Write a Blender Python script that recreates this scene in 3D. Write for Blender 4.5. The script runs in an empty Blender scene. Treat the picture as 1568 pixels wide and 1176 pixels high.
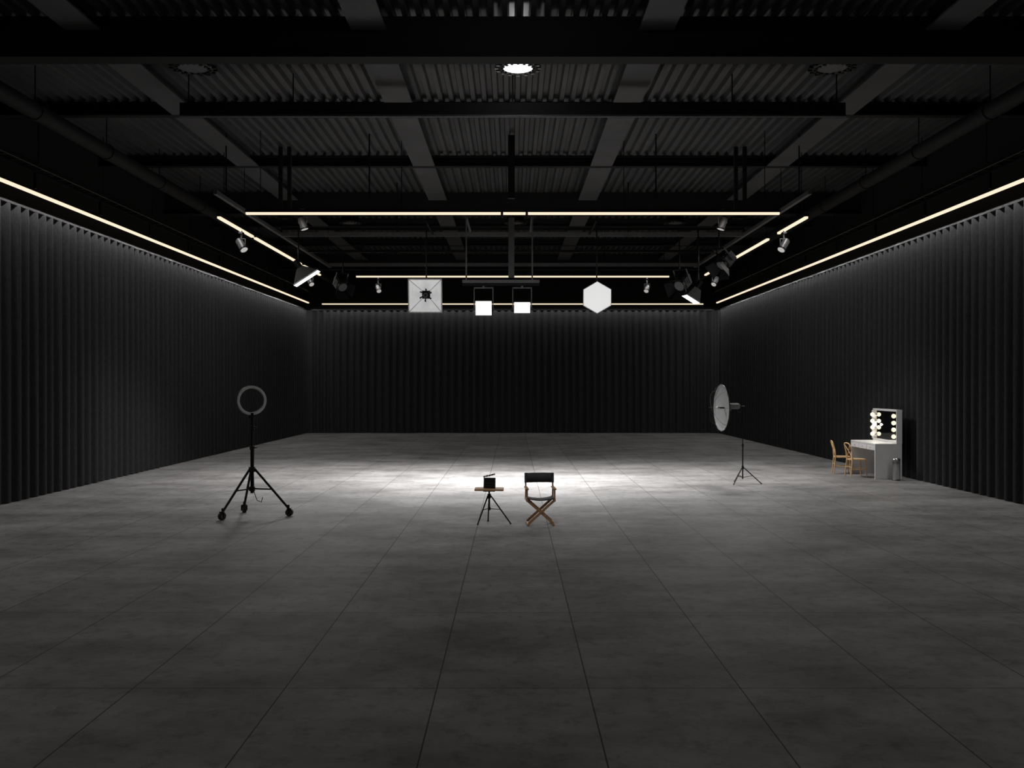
import bpy, math, random
from mathutils import Vector, Matrix
random.seed(7)
scene = bpy.context.scene
V = Vector
H = 2.4   # camera height

# ------------------------------------------------------------------ materials
def mat(name, col, rough=0.5, metal=0.0, emit=None, estr=0.0, noise=0.0, nscale=8.0, bump=0.0, bscale=60.0):
    m = bpy.data.materials.new(name); m.use_nodes = True
    nt = m.node_tree; b = nt.nodes["Principled BSDF"]
    b.inputs["Base Color"].default_value = (*col, 1)
    b.inputs["Roughness"].default_value = rough
    b.inputs["Metallic"].default_value = metal
    if emit:
        b.inputs["Emission Color"].default_value = (*emit, 1)
        b.inputs["Emission Strength"].default_value = estr
    tc = nt.nodes.new("ShaderNodeTexCoord")
    if noise > 0:
        n = nt.nodes.new("ShaderNodeTexNoise"); n.inputs["Scale"].default_value = nscale
        n.inputs["Detail"].default_value = 6
        nt.links.new(tc.outputs["Object"], n.inputs["Vector"])
        r = nt.nodes.new("ShaderNodeValToRGB")
        r.color_ramp.elements[0].position = 0.3; r.color_ramp.elements[1].position = 0.7
        r.color_ramp.elements[0].color = (*[c*(1-noise) for c in col], 1)
        r.color_ramp.elements[1].color = (*[min(1, c*(1+noise)) for c in col], 1)
        nt.links.new(n.outputs["Fac"], r.inputs["Fac"])
        nt.links.new(r.outputs["Color"], b.inputs["Base Color"])
    if bump > 0:
        n2 = nt.nodes.new("ShaderNodeTexNoise"); n2.inputs["Scale"].default_value = bscale
        nt.links.new(tc.outputs["Object"], n2.inputs["Vector"])
        bp = nt.nodes.new("ShaderNodeBump"); bp.inputs["Strength"].default_value = bump
        bp.inputs["Distance"].default_value = 0.01
        nt.links.new(n2.outputs["Fac"], bp.inputs["Height"])
        nt.links.new(bp.outputs["Normal"], b.inputs["Normal"])
    return m

def wood_mat(name, c1, c2):
    m = bpy.data.materials.new(name); m.use_nodes = True
    nt = m.node_tree; b = nt.nodes["Principled BSDF"]; b.inputs["Roughness"].default_value = 0.45
    tc = nt.nodes.new("ShaderNodeTexCoord"); mp = nt.nodes.new("ShaderNodeMapping")
    mp.inputs["Scale"].default_value = (1, 8, 8)
    n = nt.nodes.new("ShaderNodeTexNoise"); n.inputs["Scale"].default_value = 6; n.inputs["Detail"].default_value = 8
    r = nt.nodes.new("ShaderNodeValToRGB")
    r.color_ramp.elements[0].color = (*c1, 1); r.color_ramp.elements[1].color = (*c2, 1)
    r.color_ramp.elements[0].position = .3; r.color_ramp.elements[1].position = .7
    nt.links.new(tc.outputs["Object"], mp.inputs["Vector"]); nt.links.new(mp.outputs["Vector"], n.inputs["Vector"])
    nt.links.new(n.outputs["Fac"], r.inputs["Fac"]); nt.links.new(r.outputs["Color"], b.inputs["Base Color"])
    return m

M = {}
M['black'] = mat("black_paint", (0.012, 0.012, 0.013), 0.45, 0.0, noise=.2)
M['blackmetal'] = mat("black_metal", (0.02, 0.02, 0.021), 0.35, 0.6, noise=.15)
M['beam'] = mat("beam_black", (0.008, 0.008, 0.008), 0.75, noise=.2, nscale=3)
M['girder'] = mat("girder_dark_grey", (0.10, 0.10, 0.102), 0.6, noise=.12, nscale=2)
M['deck'] = mat("corrugated_deck", (0.11, 0.11, 0.112), 0.5, 0.2, noise=.15, nscale=1.5)
M['grey'] = mat("grey_metal", (0.19, 0.19, 0.195), 0.45, 0.5, noise=.1)
M['chrome'] = mat("chrome", (0.65, 0.65, 0.66), 0.22, 1.0, noise=.05)
M['white'] = mat("white_lacquer", (0.78, 0.78, 0.78), 0.4, noise=.03)
M['whitemetal'] = mat("white_metal", (0.5, 0.5, 0.5), 0.45, noise=.04)
M['fabric'] = mat("black_canvas", (0.07, 0.071, 0.075), 0.85, noise=.2, bump=.3, bscale=300)
M['rubber'] = mat("rubber", (0.015, 0.015, 0.015), 0.7, noise=.1)
M['diffuser'] = mat("diffuser_fabric", (0.6, 0.6, 0.6), 0.7, emit=(1, 1, 1), estr=0.62, noise=.03)
M['panelglow'] = mat("glowing_panel", (0.9, 0.9, 0.9), 0.5, emit=(1, 1, 1), estr=1.6)
M['silver'] = mat("silver_lining_glow", (0.45, 0.45, 0.45), 0.4, 0.3, emit=(1, 1, 1), estr=0.34, noise=.15, nscale=5)  # emission stands in for lamp light falling on the lining
M['ledring'] = mat("ring_diffuser", (0.85, 0.85, 0.85), 0.5, noise=.04)
M['dish'] = mat("dish_grey", (0.22, 0.22, 0.22), 0.6, noise=.05)
M['strip'] = mat("warm_led_strip", (.3, .3, .3), 0.5, emit=(1.0, 0.83, 0.61), estr=1.08)
M['bulb'] = mat("warm_bulb", (.3, .3, .3), 0.4, emit=(1.0, 0.86, 0.60), estr=1.1)
M['lens'] = mat("highbay_lens", (1, 1, 1), 0.4, emit=(1, 1, 1), estr=2.0)
M['spotlens'] = mat("spot_lens", (.6, .6, .6), 0.3, emit=(1, .95, .9), estr=.35)
M['mirror'] = mat("mirror_glass", (0.85, 0.85, 0.85), 0.03, 1.0)
M['slate'] = mat("slate_black", (0.01, 0.01, 0.01), 0.4)
M['wood'] = wood_mat("walnut_wood", (0.42, 0.22, 0.10), (0.62, 0.36, 0.18))
M['oak'] = wood_mat("oak_wood", (0.62, 0.37, 0.17), (0.80, 0.53, 0.28))
M['wall'] = mat("wall_black", (0.01, 0.01, 0.01), 0.9, noise=.2)

# ------------------------------------------------------------------ builder
class B:
    def __init__(s, xf=None):
        s.v = []; s.f = []; s.mi = []; s.sm = []; s.mats = []; s.xf = xf or Matrix.Identity(4)
    def _m(s, key):
        if key not in s.mats: s.mats.append(key)
        return s.mats.index(key)
    def add(s, vs, fs, key, smooth=False, xf=None):
        o = len(s.v); X = s.xf @ xf if xf is not None else s.xf
        s.v += [tuple(X @ V(p)) for p in vs]
        i = s._m(key)
        for f in fs:
            s.f.append(tuple(o+k for k in f)); s.mi.append(i); s.sm.append(smooth)
    def box(s, c, d, key, xf=None, bev=0.0):
        x, y, z = c; a, b, e = d[0]/2, d[1]/2, d[2]/2
        if bev > 0:
            bv = min(bev, a*.8, b*.8, e*.8)
            vs = []; 
            for sx in (-1, 1):
                for sy in (-1, 1):
                    for sz in (-1, 1):
                        vs += [(x+sx*a, y+sy*(b-bv), z+sz*(e-bv)), (x+sx*(a-bv), y+sy*b, z+sz*(e-bv)), (x+sx*(a-bv), y+sy*(b-bv), z+sz*e)]
            import bmesh
            bm = bmesh.new()
            for p in vs: bm.verts.new(p)
            bmesh.ops.convex_hull(bm, input=bm.verts)
            bmesh.ops.dissolve_limit(bm, angle_limit=0.02, verts=bm.verts, edges=bm.edges)
            bm.verts.index_update()
            s.add([v.co[:] for v in bm.verts], [[v.index for v in f.verts] for f in bm.faces], key, False, xf)
            bm.free(); return
        vs = [(x-a, y-b, z-e), (x+a, y-b, z-e), (x+a, y+b, z-e), (x-a, y+b, z-e), (x-a, y-b, z+e), (x+a, y-b, z+e), (x+a, y+b, z+e), (x-a, y+b, z+e)]
        s.add(vs, [(0, 3, 2, 1), (4, 5, 6, 7), (0, 1, 5, 4), (1, 2, 6, 5), (2, 3, 7, 6), (3, 0, 4, 7)], key, False, xf)
    def cyl(s, p, q, r, key, r2=None, n=16, caps=True, xf=None):
        p = V(p); q = V(q); r2 = r if r2 is None else r2
        d = (q-p).normalized(); u = d.orthogonal().normalized(); w = d.cross(u)
        vs = []
        for (c, rr) in ((p, r), (q, r2)):
            for i in range(n):
                t = 2*math.pi*i/n; vs.append(tuple(c+(u*math.cos(t)+w*math.sin(t))*rr))
        s.add(vs, [(i, (i+1) % n, n+(i+1) % n, n+i) for i in range(n)], key, True, xf)
        if caps:
            s.add(vs, [tuple(range(n))[::-1], tuple(range(n, 2*n))], key, False, xf)
    def tube(s, pts, r, key, n=10, closed=False, xf=None):
        pts = [V(p) for p in pts]; N = len(pts); vs = []
        prev = None
        for i, p in enumerate(pts):
            if closed: t = (pts[(i+1) % N]-pts[i-1]).normalized()
            else: t = (pts[min(i+1, N-1)]-pts[max(i-1, 0)]).normalized()
            u = t.orthogonal().normalized() if prev is None else (prev-t*prev.dot(t)).normalized()
            prev = u; w = t.cross(u)
            rr = r[i] if isinstance(r, (list, tuple)) else r
            for k in range(n):
                a = 2*math.pi*k/n; vs.append(tuple(p+(u*math.cos(a)+w*math.sin(a))*rr))
        fs = []
        for i in range(N if closed else N-1):
            j = (i+1) % N
            for k in range(n):
                fs.append((i*n+k, i*n+(k+1) % n, j*n+(k+1) % n, j*n+k))
        s.add(vs, fs, key, True, xf)
        if not closed:
            s.add(vs, [tuple(range(n))[::-1], tuple(range((N-1)*n, N*n))], key, False, xf)
    def sphere(s, c, r, key, n=16, m=10, sc=(1, 1, 1), xf=None):
        vs = []; fs = []
        for i in range(m+1):
            ph = math.pi*i/m
            for j in range(n):
                th = 2*math.pi*j/n
                vs.append((c[0]+r*sc[0]*math.sin(ph)*math.cos(th), c[1]+r*sc[1]*math.sin(ph)*math.sin(th), c[2]+r*sc[2]*math.cos(ph)))
        for i in range(m):
            for j in range(n):
                fs.append((i*n+j, (i+1)*n+j, (i+1)*n+(j+1) % n, i*n+(j+1) % n))
        s.add(vs, fs, key, True, xf)
    def lathe(s, prof, key, n=32, xf=None, smooth=True):
        vs = []; fs = []
        for (r, z) in prof:
            for j in range(n):
                t = 2*math.pi*j/n; vs.append((r*math.cos(t), r*math.sin(t), z))
        for i in range(len(prof)-1):
            for j in range(n):
                fs.append((i*n+j, i*n+(j+1) % n, (i+1)*n+(j+1) % n, (i+1)*n+j))
        s.add(vs, fs, key, smooth, xf)
    def disc(s, c, r, key, n=32, xf=None):
        s.add([(c[0]+r*math.cos(2*math.pi*j/n), c[1]+r*math.sin(2*math.pi*j/n), c[2]) for j in range(n)], [tuple(range(n))], key, False, xf)
    def make(s, name, origin=None):
        me = bpy.data.meshes.new(name)
        o = V(origin) if origin is not None else V((0, 0, 0))
        me.from_pydata([tuple(V(p)-o) for p in s.v], [], s.f)
        for k in s.mats: me.materials.append(M[k])
        me.polygons.foreach_set("material_index", s.mi)
        me.polygons.foreach_set("use_smooth", s.sm)
        me.update()
        ob = bpy.data.objects.new(name, me); ob.location = o
        scene.collection.objects.link(ob)
        return ob

def T(x, y, z): return Matrix.Translation((x, y, z))
def RZ(a): return Matrix.Rotation(math.radians(a), 4, 'Z')
def RX(a): return Matrix.Rotation(math.radians(a), 4, 'X')
def RY(a): return Matrix.Rotation(math.radians(a), 4, 'Y')
def aim(pos, target, roll=0):
    """matrix: local +Z points to target, local Y is up-ish"""
    f = (V(target)-V(pos)).normalized()
    x = V((0, 0, 1)).cross(f).normalized(); y = f.cross(x)
    m = Matrix((x, y, f)).transposed().to_4x4()
    return Matrix.Translation(pos) @ m @ Matrix.Rotation(roll, 4, 'Z')

# ------------------------------------------------------------------ room shell
YB, YF, XW = 45.95, -8.0, 10.75
DK = H+5.95   # deck underside
def floor_mat():
    m = bpy.data.materials.new("concrete_tiles"); m.use_nodes = True
    nt = m.node_tree; L = nt.links; b = nt.nodes["Principled BSDF"]
    tc = nt.nodes.new("ShaderNodeTexCoord")
    mp = nt.nodes.new("ShaderNodeMapping"); mp.inputs["Location"].default_value = (0.6, -7.23+7.2, 0)
    L.new(tc.outputs["Object"], mp.inputs["Vector"])
    br = nt.nodes.new("ShaderNodeTexBrick"); br.offset = 0; br.squash = 1
    br.inputs["Scale"].default_value = 1; br.inputs["Brick Width"].default_value = 1.2; br.inputs["Row Height"].default_value = 2.4
    br.inputs["Mortar Size"].default_value = 0.006; br.inputs["Mortar Smooth"].default_value = 0.3
    br.inputs["Color1"].default_value = (.86, .86, .86, 1); br.inputs["Color2"].default_value = (1.0, 1.0, 1.0, 1)
    br.inputs["Mortar"].default_value = (.08, .08, .08, 1)
    L.new(mp.outputs["Vector"], br.inputs["Vector"])
    n1 = nt.nodes.new("ShaderNodeTexNoise"); n1.inputs["Scale"].default_value = 0.9; n1.inputs["Detail"].default_value = 9; n1.inputs["Roughness"].default_value = .66
    mp2 = nt.nodes.new("ShaderNodeMapping"); mp2.inputs["Scale"].default_value = (0.7, 1.1, 1)
    L.new(tc.outputs["Object"], mp2.inputs["Vector"]); L.new(mp2.outputs["Vector"], n1.inputs["Vector"])
    r1 = nt.nodes.new("ShaderNodeValToRGB")
    r1.color_ramp.elements[0].position = .3; r1.color_ramp.elements[1].position = .7
    r1.color_ramp.elements[0].color = (.130, .124, .119, 1); r1.color_ramp.elements[1].color = (.35, .338, .332, 1)
    L.new(n1.outputs["Fac"], r1.inputs["Fac"])
    n2 = nt.nodes.new("ShaderNodeTexNoise"); n2.inputs["Scale"].default_value = 5; n2.inputs["Detail"].default_value = 15; n2.inputs["Roughness"].default_value = .8
    L.new(tc.outputs["Object"], n2.inputs["Vector"])
    r2 = nt.nodes.new("ShaderNodeValToRGB")
    r2.color_ramp.elements[0].position = .38; r2.color_ramp.elements[1].position = .5
    r2.color_ramp.elements[0].color = (.62, .62, .62, 1); r2.color_ramp.elements[1].color = (1, 1, 1, 1)
    L.new(n2.outputs["Fac"], r2.inputs["Fac"])
    m1 = nt.nodes.new("ShaderNodeMixRGB"); m1.blend_type = 'MULTIPLY'; m1.inputs[0].default_value = 1
    m2 = nt.nodes.new("ShaderNodeMixRGB"); m2.blend_type = 'MULTIPLY'; m2.inputs[0].default_value = 1
    L.new(r1.outputs["Color"], m1.inputs[1]); L.new(r2.outputs["Color"], m1.inputs[2])
    L.new(m1.outputs["Color"], m2.inputs[1]); L.new(br.outputs["Color"], m2.inputs[2])
    L.new(m2.outputs["Color"], b.inputs["Base Color"])
    b.inputs["Roughness"].default_value = .65; b.inputs["Specular IOR Level"].default_value = .15
    bp = nt.nodes.new("ShaderNodeBump"); bp.inputs["Strength"].default_value = .15; bp.inputs["Distance"].default_value = .01
    L.new(n2.outputs["Fac"], bp.inputs["Height"]); L.new(bp.outputs["Normal"], b.inputs["Normal"])
    return m
M['floor'] = floor_mat()
b = B(); b.box((0, (YB+YF)/2, -.1), (2*XW+.4, YB-YF+.4, .2), 'floor'); b.make("floor")
b = B(); b.box((-XW-.1, (YB+YF)/2, 4.5), (.2, YB-YF+.4, 9), 'wall'); b.make("wall_left")
b = B(); b.box((XW+.1, (YB+YF)/2, 4.5), (.2, YB-YF+.4, 9), 'wall'); b.make("wall_right")
b = B(); b.box((0, YB+.1, 4.5), (2*XW, .2, 9), 'wall'); b.make("wall_back")
b = B(); b.box((0, YF-.1, 4.5), (2*XW, .2, 9), 'wall'); b.make("wall_front")

# corrugated ceiling deck (ridges run along the room)
b = B(); per = .23; vs = []; x = -XW; prof = []
while x < XW:
    for dx, dz in ((0, 0), (.085, 0), (.115, .10), (.20, .10)):
        prof.append((x+dx, DK+dz))
    x += per
n = len(prof)
vs = [(p[0], YF, p[1]) for p in prof]+[(p[0], YB, p[1]) for p in prof]
b.add(vs, [(i, i+1, n+i+1, n+i) for i in range(n-1)], 'deck')
b.box((0, (YB+YF)/2, DK+.2), (2*XW+.4, YB-YF+.4, .1), 'wall')
b.make("ceiling")

# cross beams (I sections)
def ibeam_x(b, y, zb, zt, w, key):
    t = .03
    b.box((0, y, zb+t/2), (2*XW, w, t), key); b.box((0, y, zt-t/2), (2*XW, w, t), key)
    b.box((0, y, (zb+zt)/2), (2*XW, .03, zt-zb-2*t), key)
mains = [1.3, 14.8, 28.3, 41.8]
b = B()
for y in mains: 
    b.box((0, y, H+5.6), (2*XW, .16, .66), 'beam')
    b.box((0, y, H+5.265), (2*XW, .34, .035), 'beam')
b.make("trim_main_beams")
b = B()
y = -3.2
while y < 45:
    if min(abs(y-m) for m in mains) > 1: 
        ibeam_x(b, y, H+5.66, DK-.01, .2, 'beam')
    y += 4.5
b.make("trim_purlins")
b = B()
for X in (-6.87, -2.3, 2.3, 6.87):
    # girders span from main beam to main beam
    for ya, yb in ((14.98, 28.1), (28.5, 41.6), (1.5, 14.6)):
        b.box((X, (ya+yb)/2, H+5.68), (.56, yb-ya, .03), 'girder')
        b.box((X, (ya+yb)/2, H+5.82), (.12, yb-ya, .25), 'girder')
b.make("trim_girders")
# hung cross pipe with rods
b = B()
b.box((0, 17.5, H+5.26), (12.7, .14, .24), 'beam'); b.cyl((-6.35, 17.42, H+5.12), (6.35, 17.42, H+5.12), .025, 'grey', n=10)  # thin grey pipe added as the highlight along the lower edge
for X in (-6.2, -4.2, 0, 4.2, 6.2): b.cyl((X, 17.5, H+5.3), (X, 17.5, DK), .014, 'blackmetal', n=6)
b.make("hung_cross_rail")

# ------------------------------------------------------------------ curtains
def curtain_mat():
    m = bpy.data.materials.new("curtain_cloth"); m.use_nodes = True
    nt = m.node_tree; L = nt.links; b = nt.nodes["Principled BSDF"]
    b.inputs["Roughness"].default_value = .9; b.inputs["Specular IOR Level"].default_value = .15
    tc = nt.nodes.new("ShaderNodeTexCoord")
    n = nt.nodes.new("ShaderNodeTexNoise"); n.inputs["Scale"].default_value = 30; n.inputs["Detail"].default_value = 4
    mp = nt.nodes.new("ShaderNodeMapping"); mp.inputs["Scale"].default_value = (1, 1, .35)
    L.new(tc.outputs["Object"], mp.inputs["Vector"]); L.new(mp.outputs["Vector"], n.inputs["Vector"])
    r = nt.nodes.new("ShaderNodeValToRGB")
    r.color_ramp.elements[0].position = .35; r.color_ramp.elements[1].position = .65
    r.color_ramp.elements[0].color = (.034, .035, .038, 1); r.color_ramp.elements[1].color = (.048, .049, .053, 1)
    L.new(n.outputs["Fac"], r.inputs["Fac"]); L.new(r.outputs["Color"], b.inputs["Base Color"])
    bp = nt.nodes.new("ShaderNodeBump"); bp.inputs["Strength"].default_value = .2; bp.inputs["Distance"].default_value = .01
    L.new(n.outputs["Fac"], bp.inputs["Height"]); L.new(bp.outputs["Normal"], b.inputs["Normal"])
    return m
M['curtain'] = curtain_mat()
CT = H+3.68
def curtain(name, path_pts, seed):
    """path polyline -> pleated sheet"""
    rnd = random.Random(seed)
    pts = [V((p[0], p[1], 0)) for p in path_pts]
    seg = []; tot = 0
    for a, c in zip(pts, pts[1:]):
        l = (c-a).length; seg.append((tot, l, a, c)); tot += l
    def at(s):
        for (s0, l, a, c) in seg:
            if s <= s0+l+1e-6:
                t = (s-s0)/l; d = (c-a).normalized(); return a+(c-a)*t, V((-d.y, d.x, 0))
        return pts[-1], V((-d.y, d.x, 0))
    cols = []; s = 0
    while s < tot:
        pw = .35*(1+rnd.uniform(-.08, .08)); am = .055*(1+rnd.uniform(-.2, .2)); sk = rnd.uniform(-.06, .06)
        for k in range(10):
            t = k/10; ph = 2*math.pi*(t+sk*math.sin(math.pi*t)*.5)
            c = math.cos(ph); w = math.copysign(abs(c)**.75, c)*am
            cols.append((min(s+t*pw, tot), w))
        s += pw
    zs = [0.015, 1.5, 3.2, 5.0, CT-.25, CT]; fac = [1.1, 1.03, 1, .97, .95, .85]
    vs = []; fs = []
    for (s_, w) in cols:
        p, nn = at(s_)
        for z, f in zip(zs, fac):
            q = p+nn*w*f; vs.append((q.x, q.y, z))
    m = len(zs)
    for i in range(len(cols)-1):
        for k in range(m-1):
            fs.append((i*m+k, (i+1)*m+k, (i+1)*m+k+1, i*m+k+1))
    b = B(); b.add(vs, fs, 'curtain', True)
    return b.make(name)
CX = 10.22; CYB = 45.4; R = .55
def arc(cx, cy, a0, a1): return [(cx+R*math.cos(math.radians(a0+(a1-a0)*i/8)), cy+R*math.sin(math.radians(a0+(a1-a0)*i/8))) for i in range(9)]
curtain("curtain_left", [(-CX, -7.5), (-CX, CYB-R)], 1)
curtain("curtain_right", [(CX, CYB-R), (CX, -7.5)], 2)
curtain("curtain_back", arc(-CX+R, CYB-R, 180, 90)+arc(CX-R, CYB-R, 90, 0), 3)
curtain("curtain_front", [(CX-.15, -7.7), (-CX+.15, -7.7)], 4)
# curtain rails
b = B()
for X in (-CX, CX): b.box((X, 18.7, CT+.03), (.06, 52.4, .05), 'blackmetal')
b.box((0, CYB, CT+.03), (20, .06, .05), 'blackmetal')
b.make("trim_curtain_rail")

# ------------------------------------------------------------------ LED lines
SZ = H+4.0
def area(name, loc, sx, sy, power, rot=(0, 0, 0), col=(1, 1, 1), spread=180):
    l = bpy.data.lights.new(name, 'AREA'); l.shape = 'RECTANGLE'; l.size = sx; l.size_y = sy
    l.energy = power; l.color = col; l.spread = math.radians(spread)
    o = bpy.data.objects.new(name, l); o.location = loc; o.rotation_euler = rot
    scene.collection.objects.link(o); return o
def strip(name, segs, key_w=.075, hang=True):
    b = B()
    for (p, q) in segs:
        p = V(p); q = V(q); d = q-p; c = (p+q)/2
        if abs(d.x) > abs(d.y):
            dim = (abs(d.x), key_w); 
        else: dim = (key_w, abs(d.y))
        b.box((c.x, c.y, c.z+.06), (dim[0]+.02, dim[1]+.02, .06), 'blackmetal')
        b.box((c.x, c.y, c.z+.005), (dim[0], dim[1], .05), 'strip')
    return b.make(name)
strip("wall_light_strip", [((-10.0, -6, SZ), (-10.0, 44.75, SZ))])
strip("wall_light_strip", [((10.0, -6, SZ), (10.0, 44.75, SZ))])
strip("wall_light_strip", [((-9.4, 45.1, SZ-.03), (9.4, 45.1, SZ-.03))])
fs_ = [((-6.24, 21.4, SZ), (-.28, 21.4, SZ)), ((-.22, 21.4, SZ), (.30, 21.4, SZ)), ((.36, 21.4, SZ), (6.24, 21.4, SZ))]
strip("suspended_light_strip", fs_)
strip("suspended_light_strip", [((-5.8, 33.9, SZ), (5.8, 33.9, SZ))])
strip("suspended_light_strip", [((-7.04, 21.9, SZ), (-7.04, 24.75, SZ)), ((-7.04, 25.0, SZ), (-7.04, 30.4, SZ)), ((-7.04, 30.8, SZ), (-7.04, 33.4, SZ))])
strip("suspended_light_strip", [((7.04, 21.9, SZ), (7.04, 24.2, SZ)), ((7.04, 25.2, SZ), (7.04, 29.0, SZ)), ((7.04, 31.8, SZ), (7.04, 33.4, SZ))])
WP = 400
NEU = (1, .985, .96)
area("strip_light_left", (-10.0, 19.4, SZ-.03), .02, 50.7, WP, col=NEU)
area("strip_light_right", (10.0, 19.4, SZ-.03), .02, 50.7, WP, col=NEU)
area("strip_light_back", (0, 45.1, SZ-.06), 18.8, .02, 85, col=NEU)
area("frame_light_front", (0, 21.4, SZ-.03), 12.4, .02, 45, col=NEU)
area("frame_light_back", (0, 33.9, SZ-.03), 11.6, .02, 40, col=NEU)
area("frame_light_left", (-7.04, 27.6, SZ-.03), .02, 11.5, 40, col=NEU)
area("frame_light_right", (7.04, 27.6, SZ-.03), .02, 11.5, 40, col=NEU)

# cable ladders above the wall strips
for sx in (-1, 1):
    b = B()
    for X in (9.55, 9.85):
        b.box((sx*X, 19.4, H+4.42), (.03, 50.5, .09), 'blackmetal')
    y = -5.5
    while y < 44.5:
        b.box((sx*9.7, y, H+4.42), (.3, .04, .03), 'blackmetal'); y += .45
    y = -5
    while y < 44.5:
        b.cyl((sx*9.85, y, H+4.45), (sx*9.85, y, DK), .012, 'blackmetal', n=6)
        b.box((sx*9.92, y, H+4.25), (.05, .05, .35), 'blackmetal'); y += 3
    b.make("cable_ladder")
# ducts along the sides
for sx in (-1, 1):
    b = B()
    b.cyl((sx*8.9, -6, H+5.1), (sx*8.9, 45.5, H+5.1), .16, 'beam', n=20)
    y = -4
    while y < 45:
        b.cyl((sx*8.9, y, H+5.1), (sx*8.9, y+.08, H+5.1), .18, 'beam', n=20)
        b.cyl((sx*8.9, y+.04, H+5.2), (sx*8.9, y+.04, DK), .012, 'blackmetal', n=6); y += 3
    b.make("ventilation_duct")

# ------------------------------------------------------------------ suspended pipe frame
BY = 24.5; K = BY/1400; SC = BY/26.0
def XX(u, d=BY): return (u-785)*d/1400
def ZZ(v, d=BY): return H+(589-v)*d/1400
b = B()
PZ = H+4.4
for sx in (-1, 1):
    b.box((sx*6.8, 27.5, PZ), (.09, 13.2, .09), 'grey')
b.box((0, 26.9, PZ+.02), (13.6, .1, .12), 'grey'); 
b.box((0, 26.9, PZ+.18), (13.6, .06, .08), 'blackmetal')
b.box((0, 33.7, PZ+.02), (13.6, .1, .12), 'grey')
b.box((0, 30.3, PZ+.02), (13.6, .08, .08), 'blackmetal')
for X in (-6.8, -3.4, 3.4, 6.8):
    for y in (21.7, 26.9, 33.7):
        b.cyl((X, y, PZ), (X, y, DK), .018, 'blackmetal', n=8)
# drop posts
b.box((-.03, 21.85, H+5.2), (.16, .12, 1.5), 'beam')
for sx in (-1, 1):
    for dx in (-.11, .11):
        b.box((sx*5.7+dx, 22.9, H+5.05), (.09, .09, 1.8), 'beam')
    b.box((sx*5.7, 22.9, H+4.2), (.34, .12, .1), 'beam')
for u in (714, 783, 815): b.box((XX(u), (BY+26.9)/2, PZ+.1), (.06, 26.9-BY, .05), 'grey')
for u in (651, 914): b.box((XX(u), (BY+26.9)/2+.3, PZ+.03), (.05, 26.9-BY-.6+.9, .05), 'blackmetal')
b.make("suspended_pipe_frame")
b = B()
for X in (-7.04, 7.04):
    for y in (22.3, 24.0, 28.5, 33):
        b.cyl((X, y, SZ+.10), (X, y, DK), .010, 'blackmetal', n=6)
for X in (-5.9, -2.6, 2.6, 5.9):
    b.cyl((X, 21.4, SZ+.10), (X, 21.4, DK), .010, 'blackmetal', n=6)
    x_ = min(max(X, -5.6), 5.6); b.cyl((x_, 33.9, SZ+.10), (x_, 33.9, DK), .010, 'blackmetal', n=6)
b.make("strip_hanger_rods")

# hanging bar with rods in centre
b = B()
b.box((XX(767), BY, ZZ(431)), (118*K, .10, .08), 'grey')
b.box((XX(767), BY, ZZ(436)), (118*K, .05, .05), 'blackmetal')
for u in (714, 815): b.cyl((XX(u), BY, ZZ(431)), (XX(u), BY, PZ+.07), .02, 'grey', n=8)
b.box((XX(783), BY, (ZZ(425)+PZ+.07)/2), (.16, .10, PZ+.07-ZZ(425)), 'girder')
b.make("hanging_lighting_bar")

# soft panel lights on the bar
def panel_light(u, v, tgt, drop_u):
    pos = V((XX(u), BY-.02, ZZ(v)))
    m = aim(pos, tgt)
    b = B()
    w = .47*SC; h = .42*SC
    b.box((0, 0, -.07), (w, h, .12), 'blackmetal', xf=m, bev=.01)
    b.box((0, 0, 0.005), (w-.02, h-.02, .02), 'panelglow', xf=m)
    for i in range(6): b.box((0, -h/2+.05+i*.055, -.15), (w-.06, .012, .05), 'black', xf=m)
    top = ZZ(441)
    for sx in (-1, 1):
        b.box((pos.x+sx*(w/2+.03), pos.y, (pos.z+top)/2), (.025, .05, top-pos.z), 'grey')
        b.cyl((pos.x+sx*(w/2-.01), pos.y+.02, pos.z), (pos.x+sx*(w/2+.07), pos.y+.02, pos.z), .03, 'blackmetal', n=12)
    b.box((pos.x, pos.y, top), (w+.085, .05, .03), 'grey')
    b.cyl((pos.x, pos.y, top), (pos.x, pos.y, ZZ(438)), .03, 'grey', n=10)
    b.make("softlight_panel", origin=pos)
panel_light(740.5, 472, (XX(740), 8, 0.5), 0)
panel_light(799.5, 471, (XX(799), BY-5.0, -1.2), 0)

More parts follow.
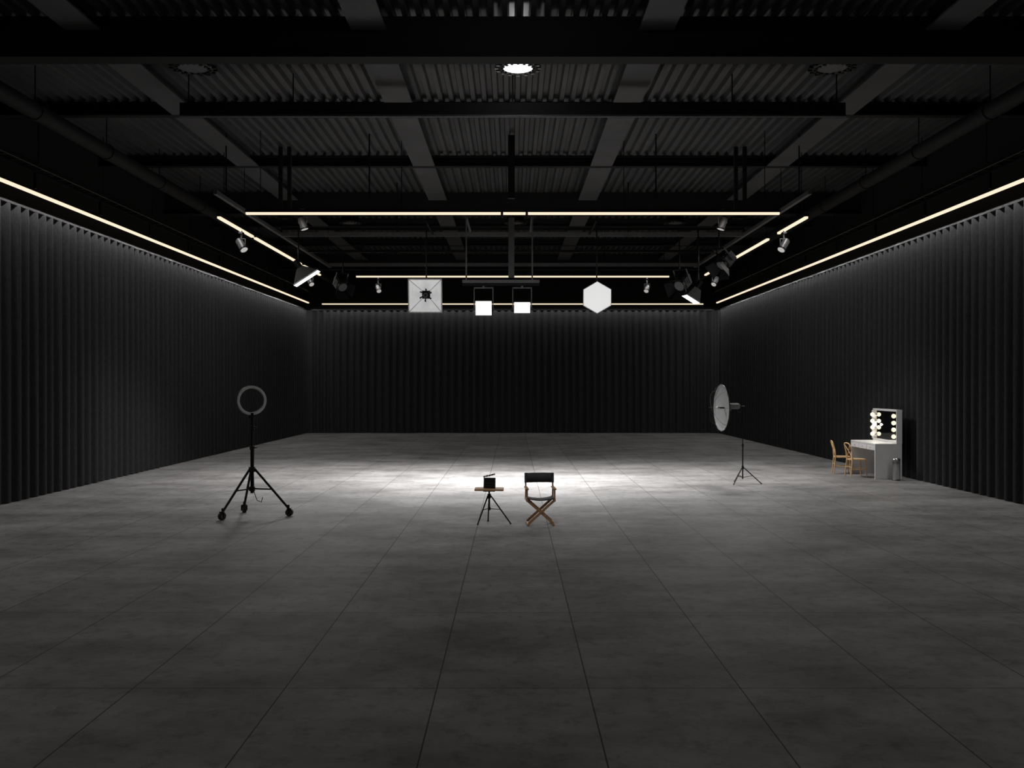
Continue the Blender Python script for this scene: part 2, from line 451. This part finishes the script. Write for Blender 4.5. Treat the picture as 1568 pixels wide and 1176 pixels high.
# square softbox (open front, silver lined)
def softbox_square(u, v, tgt):
    pos = V((XX(u), BY, ZZ(v))); m = aim(pos, tgt)
    a = .47*SC; c = .11; d = -.40; b = B()
    F = [(-a, -a, 0), (a, -a, 0), (a, a, 0), (-a, a, 0)]; K_ = [(-c, -c, d), (c, -c, d), (c, c, d), (-c, c, d)]
    b.add(F+K_, [(0, 1, 5, 4), (1, 2, 6, 5), (2, 3, 7, 6), (3, 0, 4, 7)], 'silver', xf=m)
    e = .012
    F2 = [(p[0]*1.02, p[1]*1.02, -.002) for p in F]; K2 = [(p[0]*1.15, p[1]*1.15, d-e) for p in K_]
    b.add(F2+K2, [(4, 5, 1, 0), (5, 6, 2, 1), (6, 7, 3, 2), (7, 4, 0, 3), (7, 6, 5, 4)], 'black', xf=m)
    b.add(K_, [(0, 1, 2, 3)], 'black', xf=m)
    for i in range(4):
        p = V(F[i]); q = V(F[(i+1) % 4]); b.box(tuple((p+q)/2), (abs(p.x-q.x)+.03, abs(p.y-q.y)+.03, .02), 'whitemetal', xf=m)
        b.cyl(K_[i], tuple(V(F[i])*.97), .006, 'grey', n=6, xf=m)
    b.cyl((0, 0, d), (0, 0, d+.22), .055, 'black', n=16, xf=m); b.sphere((0, 0, d+.24), .06, 'blackmetal', xf=m)
    for i in range(6):
        t = math.radians(25+i*60)
        b.add([(0, 0, d+.1), (.17*math.cos(t-.13), .17*math.sin(t-.13), d+.2), (.19*math.cos(t+.16), .19*math.sin(t+.16), d+.2)], [(0, 1, 2)], 'black', xf=m)
    b.cyl((0, 0, d), (0, 0, d-.3), .08, 'blackmetal', n=16, xf=m)
    q = m @ V((0, 0, d-.1))
    b.cyl(tuple(q), (q.x, q.y, PZ), .018, 'blackmetal', n=8)
    b.make("square_softbox", origin=pos)
softbox_square(651, 453, (XX(651)+.4, 10, 2.2))

def softbox_poly(u, v, tgt, n=6, r=.455*SC, name="hexagonal_softbox", rot=90, mk='diffuser'):
    pos = V((XX(u), BY, ZZ(v))); m = aim(pos, tgt); b = B()
    ring = lambda rr, z: [(rr*math.cos(math.radians(rot+360*i/n)), rr*math.sin(math.radians(rot+360*i/n)), z) for i in range(n)]
    b.add(ring(r, 0)+[(0, 0, .01)], [(i, (i+1) % n, n) for i in range(n)], mk, xf=m)
    b.add(ring(r*1.02, .004)+ring(r*1.02, -.04)+ring(.1, -.4), [(i, n+i, n+(i+1) % n, (i+1) % n) for i in range(n)]+[(n+i, 2*n+i, 2*n+(i+1) % n, n+(i+1) % n) for i in range(n)], 'black', xf=m)
    b.tube(ring(r*1.0, .004), .010, 'whitemetal', n=6, closed=True, xf=m)
    b.cyl((0, 0, -.38), (0, 0, -.7), .08, 'blackmetal', n=16, xf=m)
    q = m @ V((0, 0, -.5))
    b.cyl(tuple(q), (q.x, q.y, PZ), .018, 'blackmetal', n=8)
    b.make(name, origin=pos)
softbox_poly(914.5, 455.5, (XX(914)-.9, 10, 2.6))

# strip softboxes at the sides (thin bright face seen obliquely)
def strip_softbox(pos, d, w, h):
    tgt = V(pos)+V(d); m = aim(pos, tgt); b = B()
    b.box((0, 0, 0), (w, h, .03), 'panelglow', xf=m)
    F = [(-w/2, -h/2, -.01), (w/2, -h/2, -.01), (w/2, h/2, -.01), (-w/2, h/2, -.01)]
    K_ = [(-.1, -.1, -.35), (.1, -.1, -.35), (.1, .1, -.35), (-.1, .1, -.35)]
    b.add(F+K_, [(4, 5, 1, 0), (5, 6, 2, 1), (6, 7, 3, 2), (7, 4, 0, 3), (7, 6, 5, 4)], 'black', xf=m)
    b.box((0, 0, .0), (w+.03, h+.03, .02), 'black', xf=m)
    b.cyl((0, 0, -.35), (0, 0, -.60), .08, 'blackmetal', n=16, xf=m)
    q = m @ V((0, 0, -.45)); b.cyl(tuple(q), (q.x, q.y, PZ), .02, 'blackmetal', n=8)
    b.make("strip_softbox", origin=pos)
strip_softbox((XX(470, 26), 26, ZZ(426, 26)), (.54, -.0, -.84), .36, .80)
strip_softbox((XX(1058, 26), 26, ZZ(458, 26)), (-.48, -.10, -.86), .36, .45)

# fresnel spotlights with barn doors
def fresnel(pos, tgt, s=1.0, top=None):
    m = aim(pos, tgt) @ Matrix.Scale(s, 4); b = B()
    b.box((0, 0, -.15), (.26, .28, .3), 'black', xf=m, bev=.03)
    b.cyl((0, 0, 0), (0, 0, .06), .13, 'blackmetal', n=20, xf=m)
    b.cyl((0, 0, .05), (0, 0, .065), .11, 'grey', n=20, xf=m)
    for k in range(4):
        r = Matrix.Rotation(math.pi/2*k, 4, 'Z')
        b.add([(-.12, .13, .06), (.12, .13, .06), (.17, .24, .24), (-.17, .24, .24)], [(0, 1, 2, 3)], 'black', xf=m @ r)
    for k in range(5): b.box((0, .15, -.05-.05*k), (.2, .02, .015), 'blackmetal', xf=m)
    top = top or PZ
    for sx in (-1, 1): b.box((sx*.16, .12, -.15), (.015, .34, .04), 'blackmetal', xf=m)
    b.box((0, .29, -.15), (.33, .02, .04), 'blackmetal', xf=m)
    q = m @ V((0, .29, -.15)); b.cyl(tuple(q), (q.x, q.y, top), .02, 'blackmetal', n=8)
    b.make("fresnel_spotlight", origin=pos)
fresnel((-5.6, 30, ZZ(438, 30)), (-2, 25, 1), 1.3)
fresnel((5.75, 25, ZZ(404, 25)), (2, 23, 1), 1.3)
fresnel((5.1, 27.8, ZZ(436, 27.8)), (1, 23, 1), 1.4)

# track spot heads
def track_spot(pos, tgt, top=SZ+.02, s=1.0):
    b = B(); p = V(pos); m = aim(pos, tgt) @ Matrix.Scale(s, 4)
    b.cyl((0, 0, -.14), (0, 0, .12), .085, 'grey', n=20, xf=m); b.cyl((0, 0, .12), (0, 0, .15), .10, 'blackmetal', n=20, xf=m)
    b.disc((0, 0, .152), .085, 'spotlens', xf=m); b.cyl((0, 0, -.18), (0, 0, -.14), .06, 'blackmetal', r2=.085, n=20, xf=m)
    for sx in (-1, 1): b.box((p.x+sx*.1, p.y, p.z+.08), (.012, .05, .16), 'grey')
    b.box((p.x, p.y, p.z+.165), (.21, .05, .015), 'grey')
    b.cyl((p.x, p.y, p.z+.16), (p.x, p.y, top), .022, 'grey', n=10)
    b.box((p.x, p.y, top-.06), (.09, .2, .05), 'blackmetal')
    b.make("track_spotlight", origin=pos)
for sx in (-1, 1):
    track_spot((sx*7.0, 23.6, H+3.60), (sx*3, 21, 0), s=1.1, top=SZ-.03)
    track_spot((sx*5.05, 22.0, H+3.88), (sx*3, 22, 0), top=H+4.3)
    track_spot((sx*7.0, 31.6, H+3.56), (sx*3, 27, 0), top=SZ-.03)
    track_spot((sx*5.0, 34.0, H+3.58), (sx*3, 30, 1), top=SZ-.03)

# high bay lamps
def highbay(x, y, z, lit):
    b = B(); X = T(x, y, z); r = .25
    b.lathe([(0.0, .30), (.10, .30), (.13, .22), (.15, .10), (.30, .06), (.34, .02), (.34, -.01), (.29, -.03), (.25, -.005)], 'blackmetal', n=36, xf=X)
    for i in range(16):
        t = 2*math.pi*i/16
        b.box((.2, 0, .12), (.16, .012, .12), 'blackmetal', xf=X @ Matrix.Rotation(t, 4, 'Z'))
        b.box((.36, 0, .0), (.06, .06, .05), 'chrome' if lit else 'blackmetal', xf=X @ Matrix.Rotation(t, 4, 'Z'))  # chrome on lit lamps puts the rim gleam into the material
        b.box((.27, 0, -.03), (.05, .04, .02), 'black', xf=X @ Matrix.Rotation(t, 4, 'Z'))
    b.disc((0, 0, -.012), r, 'lens' if lit else 'grey', n=36, xf=X)
    b.cyl((0, 0, .3), (0, 0, DK-z-.02), .015, 'blackmetal', n=8, xf=X)
    b.make("high_bay_lamp", origin=(x, y, z))
highbay(.09, 15.45, H+5.36, True)
highbay(.09, 11.4, H+5.36, True)
for sx in (-1, 1):
    highbay(sx*5.4, 15.45, H+5.36, False); highbay(sx*5.3, 29.8, H+5.28, False)
highbay(.09, 29.8, H+5.28, False)
def spot(name, loc, tgt, power, ang, blend=1.0, r=.2, col=(1, 1, 1)):
    l = bpy.data.lights.new(name, 'SPOT'); l.energy = power; l.spot_size = math.radians(ang); l.spot_blend = blend
    l.shadow_soft_size = r; l.color = col
    o = bpy.data.objects.new(name, l); o.location = loc
    o.rotation_euler = (V(tgt)-V(loc)).to_track_quat('-Z', 'Y').to_euler(); scene.collection.objects.link(o)
for y in (15.45, 11.4):
    l = bpy.data.lights.new("highbay_uplight", 'POINT'); l.energy = 12; l.shadow_soft_size = .05
    o = bpy.data.objects.new("highbay_uplight", l); o.location = (.09, y+.42, H+5.62); scene.collection.objects.link(o)
    spot("highbay_downlight", (.09, y, H+5.33), (.09, y, 0), 60, 120, 1, .1)
# added fill spot without a fixture of its own, brightens the director's chair
spot("chair_fill_light", (.09, 11.4, H+5.33), (0, 16.5, .3), 500, 46, 1, .25)

# stage pool
LY = BY-.5; LZ = H+1.75
for X, P in ((-2.6, 850), (0, 850), (2.6, 850)):
    spot("stage_wide", (X, LY, LZ), (X, LY-.4, 0), P, 142, 1.0, .5)
for sx in (-1, 1):
    spot("side_softbox_light", (sx*5.6, LY+.6, H+2.6), (sx*5.2, LY-.5, 0), 900, 150, 1.0, .5)
for X in (-1.7, 0, 1.7):
    spot("stage_key", (X, LY, LZ), (X, 22.4, 0), 1000, 84, 1.0, .4)

# ------------------------------------------------------------------ ring light on wheeled stand
def ring_light():
    c = V((-4.76, 16.7, 0)); b = B()
    wheels = [V((-5.14, 16.22, 0)), V((-4.10, 16.70, 0)), V((-5.03, 17.15, 0))]
    hub = c+V((0, 0, .86)); low = c+V((0, 0, .50))
    b.cyl(c+V((0, 0, .42)), c+V((0, 0, 1.25)), .030, 'blackmetal'); b.cyl(c+V((0, 0, 1.25)), c+V((0, 0, 1.62)), .023, 'blackmetal')
    b.cyl(c+V((0, 0, 1.6)), c+V((0, 0, 1.84)), .017, 'blackmetal')
    for z in (1.25, 1.62): b.cyl(c+V((0, 0, z-.04)), c+V((0, 0, z+.03)), .042, 'black'); 
    for z in (1.25, 1.62): b.cyl(c+V((.03, 0, z)), c+V((.09, -.02, z)), .012, 'black', n=8)
    b.cyl(hub-V((0, 0, .05)), hub+V((0, 0, .04)), .06, 'black'); b.cyl(low-V((0, 0, .04)), low+V((0, 0, .04)), .055, 'black')
    for w in wheels:
        top = w+V((0, 0, .15)); d = (w-c).normalized()
        b.cyl(hub+d*.05, top, .022, 'blackmetal', n=10)
        mid = (hub+d*.05).lerp(top, .52)
        b.cyl(low+d*.04, mid, .014, 'blackmetal', n=8)
        b.sphere(mid, .025, 'black', n=10, m=6)
        b.cyl(w+V((0, 0, .10)), w+V((0, 0, .21)), .026, 'black', n=12)
        ax = V((-d.y, d.x, 0)); ctr = w+V((0, 0, .068))+d*.02
        b.cyl(ctr-ax*.028, ctr+ax*.028, .068, 'rubber', n=24); b.cyl(ctr-ax*.031, ctr+ax*.031, .04, 'grey', n=18)
        for s in (-1, 1): b.box(tuple(ctr+ax*.036*s+V((0, 0, .02))), (.05, .008, .1), 'blackmetal')
        b.box(tuple(ctr+V((0, 0, .078))), (.07, .09, .012), 'blackmetal')
    m = T(c.x-.01, c.y, 2.112) @ RZ(32) @ RX(90)
    b.lathe([(.215, -.02), (.215, .028), (.273, .028), (.273, -.02), (.215, -.02)], 'black', n=48, xf=m, smooth=False)
    b.lathe([(.220, .030), (.232, .038), (.256, .038), (.268, .030)], 'ledring', n=48, xf=m)
    b.lathe([(.217, -.022), (.271, -.022)], 'blackmetal', n=48, xf=m)
    b.box((0, -.30, 0), (.12, .07, .05), 'black', xf=m, bev=.01)
    b.cyl((c.x, c.y, 1.78), (c.x, c.y, 1.86), .03, 'black'); 
    b.box((0, -.255, .02), (.05, .06, .05), 'blackmetal', xf=m)
    pts = [(c.x+.03, c.y-.03, 1.8), (c.x+.05, c.y-.05, 1.3), (c.x+.04, c.y-.05, .8), (c.x+.06, c.y-.08, .45), (c.x+.12, c.y-.1, .30), (c.x+.2, c.y-.1, .27), (c.x+.22, c.y-.1, .36)]
    b.tube(pts, .008, 'black', n=6)
    b.make("ring_light_stand", origin=tuple(c))
ring_light()

# ------------------------------------------------------------------ tripod side table + clapperboard
D0 = 15.7; k0 = D0/1400
tx = (749-785)*k0; ty = 15.75
b = B()
b.box((tx, ty, .60), (.50, .34, .03), 'wood', bev=.008)
b.box((tx, ty, .575), (.2, .16, .02), 'blackmetal')
b.cyl((tx, ty, .24), (tx, ty, .575), .016, 'blackmetal'); b.cyl((tx, ty, .44), (tx, ty, .52), .03, 'black'); b.cyl((tx, ty, .24), (tx, ty, .29), .024, 'black')
for (fx, fy) in ((-.215, -.12), (.41, -.02), (-.03, .33)):
    n_ = V((fx, fy, 0)); d = n_.normalized()
    top = V((tx, ty, .49))+d*.025; ft = V((tx, ty, .012))+n_*(.9)
    b.cyl(top, ft, .012, 'blackmetal', n=10); b.sphere(ft, .018, 'rubber', n=10, m=6, sc=(1, 1, .65))
    b.cyl(V((tx, ty, .265))+d*.02, top.lerp(ft, .5), .007, 'blackmetal', n=8)
b.make("tripod_side_table", origin=(tx, ty, 0))
b = B(T(tx+.005, ty-.02, .617) @ RZ(-8))
b.box((0, 0, .08), (.205, .02, .16), 'slate', xf=RX(-6))
b.box((0, -.003, .17), (.205, .022, .024), 'slate', xf=RX(-6))
st = T(-.1, -.008, .185) @ RY(-14)
b.box((.103, 0, .012), (.206, .022, .024), 'slate', xf=st)
for i in range(4):
    b.add([(.02+i*.05, -.0125, 0), (.04+i*.05, -.0125, 0), (.055+i*.05, -.0125, .024), (.035+i*.05, -.0125, .024)], [(0, 1, 2, 3)], 'whitemetal', xf=st)
b.box((0, .055, .04), (.14, .09, .08), 'black', bev=.01)
for z in (.045, .09): b.box((0, -.018, z), (.17, .001, .0025), 'grey')
b.make("clapperboard")

# ------------------------------------------------------------------ director chair (front faces camera)
def director_chair():
    b = B(T((827-785)*k0, 15.72, 0) @ RZ(3))
    w = .235
    for sx in (-1, 1):
        b.box((sx*.215, 0, .02), (.035, .42, .04), 'wood', bev=.008)
        b.box((sx*w, -.02, .625), (.055, .44, .026), 'wood', bev=.008)
        b.box((sx*w, -.17, .535), (.026, .045, .17), 'wood', bev=.005)
        b.box((sx*w, .16, .535), (.026, .045, .17), 'wood', bev=.005)
        b.box((sx*w, -.0, .435), (.034, .42, .045), 'wood', bev=.006)
        b.box((sx*w, .175, .75), (.026, .03, .24), 'wood', bev=.005)
        b.cyl((sx*(w-.015), -.2, .455), (sx*(w-.015), .2, .455), .018, 'fabric', n=10)
        b.cyl((sx*w, .175, .70), (sx*w, .175, .868), .022, 'fabric', n=12)
    for y in (-.17, .17):
        for s in (-1, 1):
            p = V((s*.215, y+.012*s, .035)); q = V((-s*.222, y+.012*s, .425))
            d = q-p; L_ = d.length; a = math.atan2(d.z, d.x)
            xf = T(*((p+q)/2)) @ Matrix.Rotation(-a, 4, 'Y')
            b.box((0, 0, 0), (L_, .022, .042), 'wood', xf=xf, bev=.004)
        b.cyl((0, y-.03, .23), (0, y+.03, .23), .012, 'chrome', n=10)
    b.cyl((0, -.17, .23), (0, .17, .23), .006, 'chrome', n=8)
    N = 12; vs = []; 
    for i in range(N+1):
        x = -.22+.44*i/N; z = .462-.03*(1-(x/.22)**2)
        vs += [(x, -.2, z), (x, .2, z), (x, .2, z-.006), (x, -.2, z-.006)]
    fs = []
    for i in range(N):
        o = i*4
        for k in range(4): fs.append((o+k, o+(k+1) % 4, o+4+(k+1) % 4, o+4+k))
    b.add(vs, fs, 'fabric', True)
    vs = []
    for i in range(N+1):
        x = -w+2*w*i/N; y = .175+.035*(1-(x/w)**2)
        vs += [(x, y-.006, .70), (x, y+.006, .70), (x, y+.006, .868), (x, y-.006, .868)]
    b.add(vs, fs, 'fabric', True)
    b.make("director_chair")
director_chair()

# ------------------------------------------------------------------ parabolic reflector on stand
def reflector():
    c = V((5.56, 22.1, 0)); b = B()
    hub = c+V((0, 0, .40))
    for (fx, fy) in ((-.27, -.22), (.44, -.05), (-.10, .42)):
        n_ = V((fx, fy, 0)); d = n_.normalized()
        b.cyl(hub+d*.02, c+n_+V((0, 0, .012)), .012, 'blackmetal', n=8)
        b.cyl(c+V((0, 0, .16)), (hub+d*.02).lerp(c+n_, .5), .008, 'blackmetal', n=8)
        b.sphere(c+n_+V((0, 0, .014)), .016, 'rubber', n=8, m=6)
    b.cyl(c+V((0, 0, .12)), c+V((0, 0, .95)), .016, 'blackmetal', n=10); b.cyl(c+V((0, 0, .9)), c+V((0, 0, 1.86)), .011, 'blackmetal', n=10)
    b.cyl(hub-V((0, 0, .04)), hub+V((0, 0, .04)), .028, 'black'); b.cyl(c+V((0, 0, .9)), c+V((0, 0, .97)), .026, 'black')
    hz = 1.86
    b.cyl(c+V((.05, 0, hz+.02)), c+V((-.40, -.04, hz)), .012, 'blackmetal', n=8)
    b.box(tuple(c+V((-.20, -.02, hz+.02))), (.24, .14, .14), 'dish', bev=.03)
    b.box(tuple(c+V((-.34, -.03, hz))), (.10, .18, .2), 'grey', bev=.03)
    b.box(tuple(c+V((-.08, 0, hz-.04))), (.06, .08, .16), 'blackmetal', bev=.01)
    d = V((-1, -.12, .0)).normalized()
    ctr = c+V((-.50, 0, 1.84))
    m = aim(ctr, ctr+d)
    r = .57; n = 16
    b.lathe([(.0, -.06), (.08, -.06), (.3, -.045), (.5, -.015), (r, .02)], 'dish', n=n, xf=m, smooth=False)
    b.lathe([(.0, -.075), (.08, -.075), (.3, -.06), (.5, -.03), (r, .01)], 'black', n=n, xf=m, smooth=False)
    ring = [(r*math.cos(2*math.pi*i/n), r*math.sin(2*math.pi*i/n), .02) for i in range(n)]
    b.tube(ring, .006, 'blackmetal', n=6, closed=True, xf=m)
    for i in range(4):
        t = math.pi*i/4
        pts = []
        for k in range(17):
            a = -math.pi/2+math.pi*k/16
            q = r*math.sin(a); z = .02+.24*math.cos(a)
            pts.append((q*math.cos(t), q*math.sin(t), z))
        b.tube(pts, .0035, 'blackmetal', n=5, xf=m)
    b.cyl((0, 0, -.07), (0, 0, .09), .02, 'blackmetal', n=8, xf=m); b.sphere((0, 0, .10), .04, 'whitemetal', n=12, m=8, xf=m)
    b.make("parabolic_reflector_light", origin=tuple(c))
reflector()

# ------------------------------------------------------------------ makeup vanity
def vanity():
    b = B(); x0, x1 = 9.20, 9.88; y0, y1 = 23.2, 24.87; h = .90; cx = (x0+x1)/2
    b.box((cx, (y0+y1)/2, h-.02), (x1-x0, y1-y0, .04), 'white', bev=.004)
    b.box((cx, y0+.02, (h-.04)/2), (x1-x0, .04, h-.04), 'white'); b.box((cx, y1-.02, (h-.04)/2), (x1-x0, .04, h-.04), 'white')
    b.box((x1-.02, (y0+y1)/2, .62), (.03, y1-y0-.08, .5), 'white')
    b.box((cx, (y0+y1)/2, h-.11), (x1-x0-.03, y1-y0-.08, .14), 'white')
    for i in range(3): 
        yy = y0+.3+i*.535
        b.box((x0+.008, yy, h-.11), (.02, .51, .12), 'white', bev=.003); b.cyl((x0-.02, yy, h-.11), (x0, yy, h-.11), .012, 'chrome', n=8)
    mx = 9.84
    b.box((mx+.02, (y0+y1)/2, 1.33), (.05, y1-y0, .86), 'white')
    b.box((mx-.01, (y0+y1)/2, 1.33), (.008, y1-y0-.12, .76), 'mirror')
    for (yy, w) in ((y0+.03, .06), (y1-.03, .06)): b.box((mx-.035, yy, 1.33), (.07, w, .86), 'white')
    for z in (.925, 1.735): b.box((mx-.035, (y0+y1)/2, z), (.07, y1-y0, .05), 'white')
    b.box((x1-.07, y0+.01, 1.33), (.14, .03, .86), 'white')
    for yy in (y0+.17, y1-.12):
        for i in range(4):
            z = 1.07+i*.175
            b.cyl((mx-.02, yy, z), (mx-.05, yy, z), .03, 'chrome', n=14); b.sphere((mx-.10, yy, z), .056, 'bulb')
    b.make("makeup_vanity", origin=(cx, (y0+y1)/2, 0))
    for yy in (y0+.2, y1-.2):
        l = bpy.data.lights.new("vanity_bulb_light", 'POINT'); l.energy = 3; l.color = (1, .88, .7); l.shadow_soft_size = .03
        o = bpy.data.objects.new("vanity_bulb_light", l); o.location = (mx-.10, yy+.09*(1 if yy < 24 else -1), 1.33); scene.collection.objects.link(o)
vanity()
# pedal bin
b = B(T(9.62, 22.93, 0))
b.lathe([(0, 0), (.09, 0), (.092, .02), (.092, .49), (.095, .49), (.095, .52), (.085, .545), (.04, .558), (0, .56)], 'chrome', n=32)
b.box((0, -.11, .02), (.05, .06, .012), 'black', bev=.004); b.lathe([(.096, 0), (.096, .02), (.09, .02)], 'black', n=32)
b.make("pedal_bin")

# cross-back wooden chair facing +X
def cross_chair(x, y, rz):
    b = B(T(x, y, 0) @ RZ(rz)); K_ = 'oak'
    n = 28; pts = []
    for i in range(n):
        t = 2*math.pi*i/n; c_, s_ = math.cos(t), math.sin(t)
        pts.append((.215*math.copysign(abs(c_)**.7, c_), .21*math.copysign(abs(s_)**.7, s_)))
    vs = [(p[0], p[1], .44) for p in pts]+[(p[0], p[1], .47) for p in pts]
    b.add(vs, [tuple(range(n))[::-1], tuple(range(n, 2*n))]+[(i, (i+1) % n, n+(i+1) % n, n+i) for i in range(n)], K_)
    for sy in (-1, 1):
        b.tube([(.17, sy*.15, .45), (.20, sy*.18, 0.0)], [.018, .013], K_)
        b.tube([(-.23, sy*.18, 0), (-.185, sy*.165, .45), (-.20, sy*.18, .65), (-.245, sy*.175, .80)], [.013, .018, .015, .013], K_)
        b.tube([(.188, sy*.168, .2), (-.205, sy*.172, .2)], .009, K_, n=8)
    b.tube([(-.245, .175, .80), (-.26, .155, .85), (-.268, .10, .875), (-.27, 0, .882), (-.268, -.10, .875), (-.26, -.155, .85), (-.245, -.175, .80)], .015, K_)
    for s in (-1, 1):
        b.tube([(-.188, s*.15, .49), (-.20, s*.05, .62), (-.222, -s*.05, .72), (-.258, -s*.15, .84)], .010, K_)
    b.tube([(.188, .17, .2), (.188, -.17, .2)], .009, K_, n=8); b.tube([(-.2, .17, .26), (-.2, -.17, .26)], .009, K_, n=8)
    b.make("crossback_chair")
cross_chair(8.97, 23.85, 4)
cross_chair(8.90, 24.72, -12)

# ------------------------------------------------------------------ world, camera
w = bpy.data.worlds.new("world"); scene.world = w; w.use_nodes = True
w.node_tree.nodes["Background"].inputs["Color"].default_value = (.5, .5, .52, 1)
w.node_tree.nodes["Background"].inputs["Strength"].default_value = 0.01
cam = bpy.data.cameras.new("camera"); cam.sensor_width = 36; cam.lens = 36*1400/1568
cam.shift_y = 1.0/1568; cam.shift_x = -1.0/1568
co = bpy.data.objects.new("camera", cam); co.location = (0, 0, H); co.rotation_euler = (math.pi/2, 0, 0)
scene.collection.objects.link(co); scene.camera = co
scene.view_settings.view_transform = 'Standard'; scene.view_settings.look = 'None'
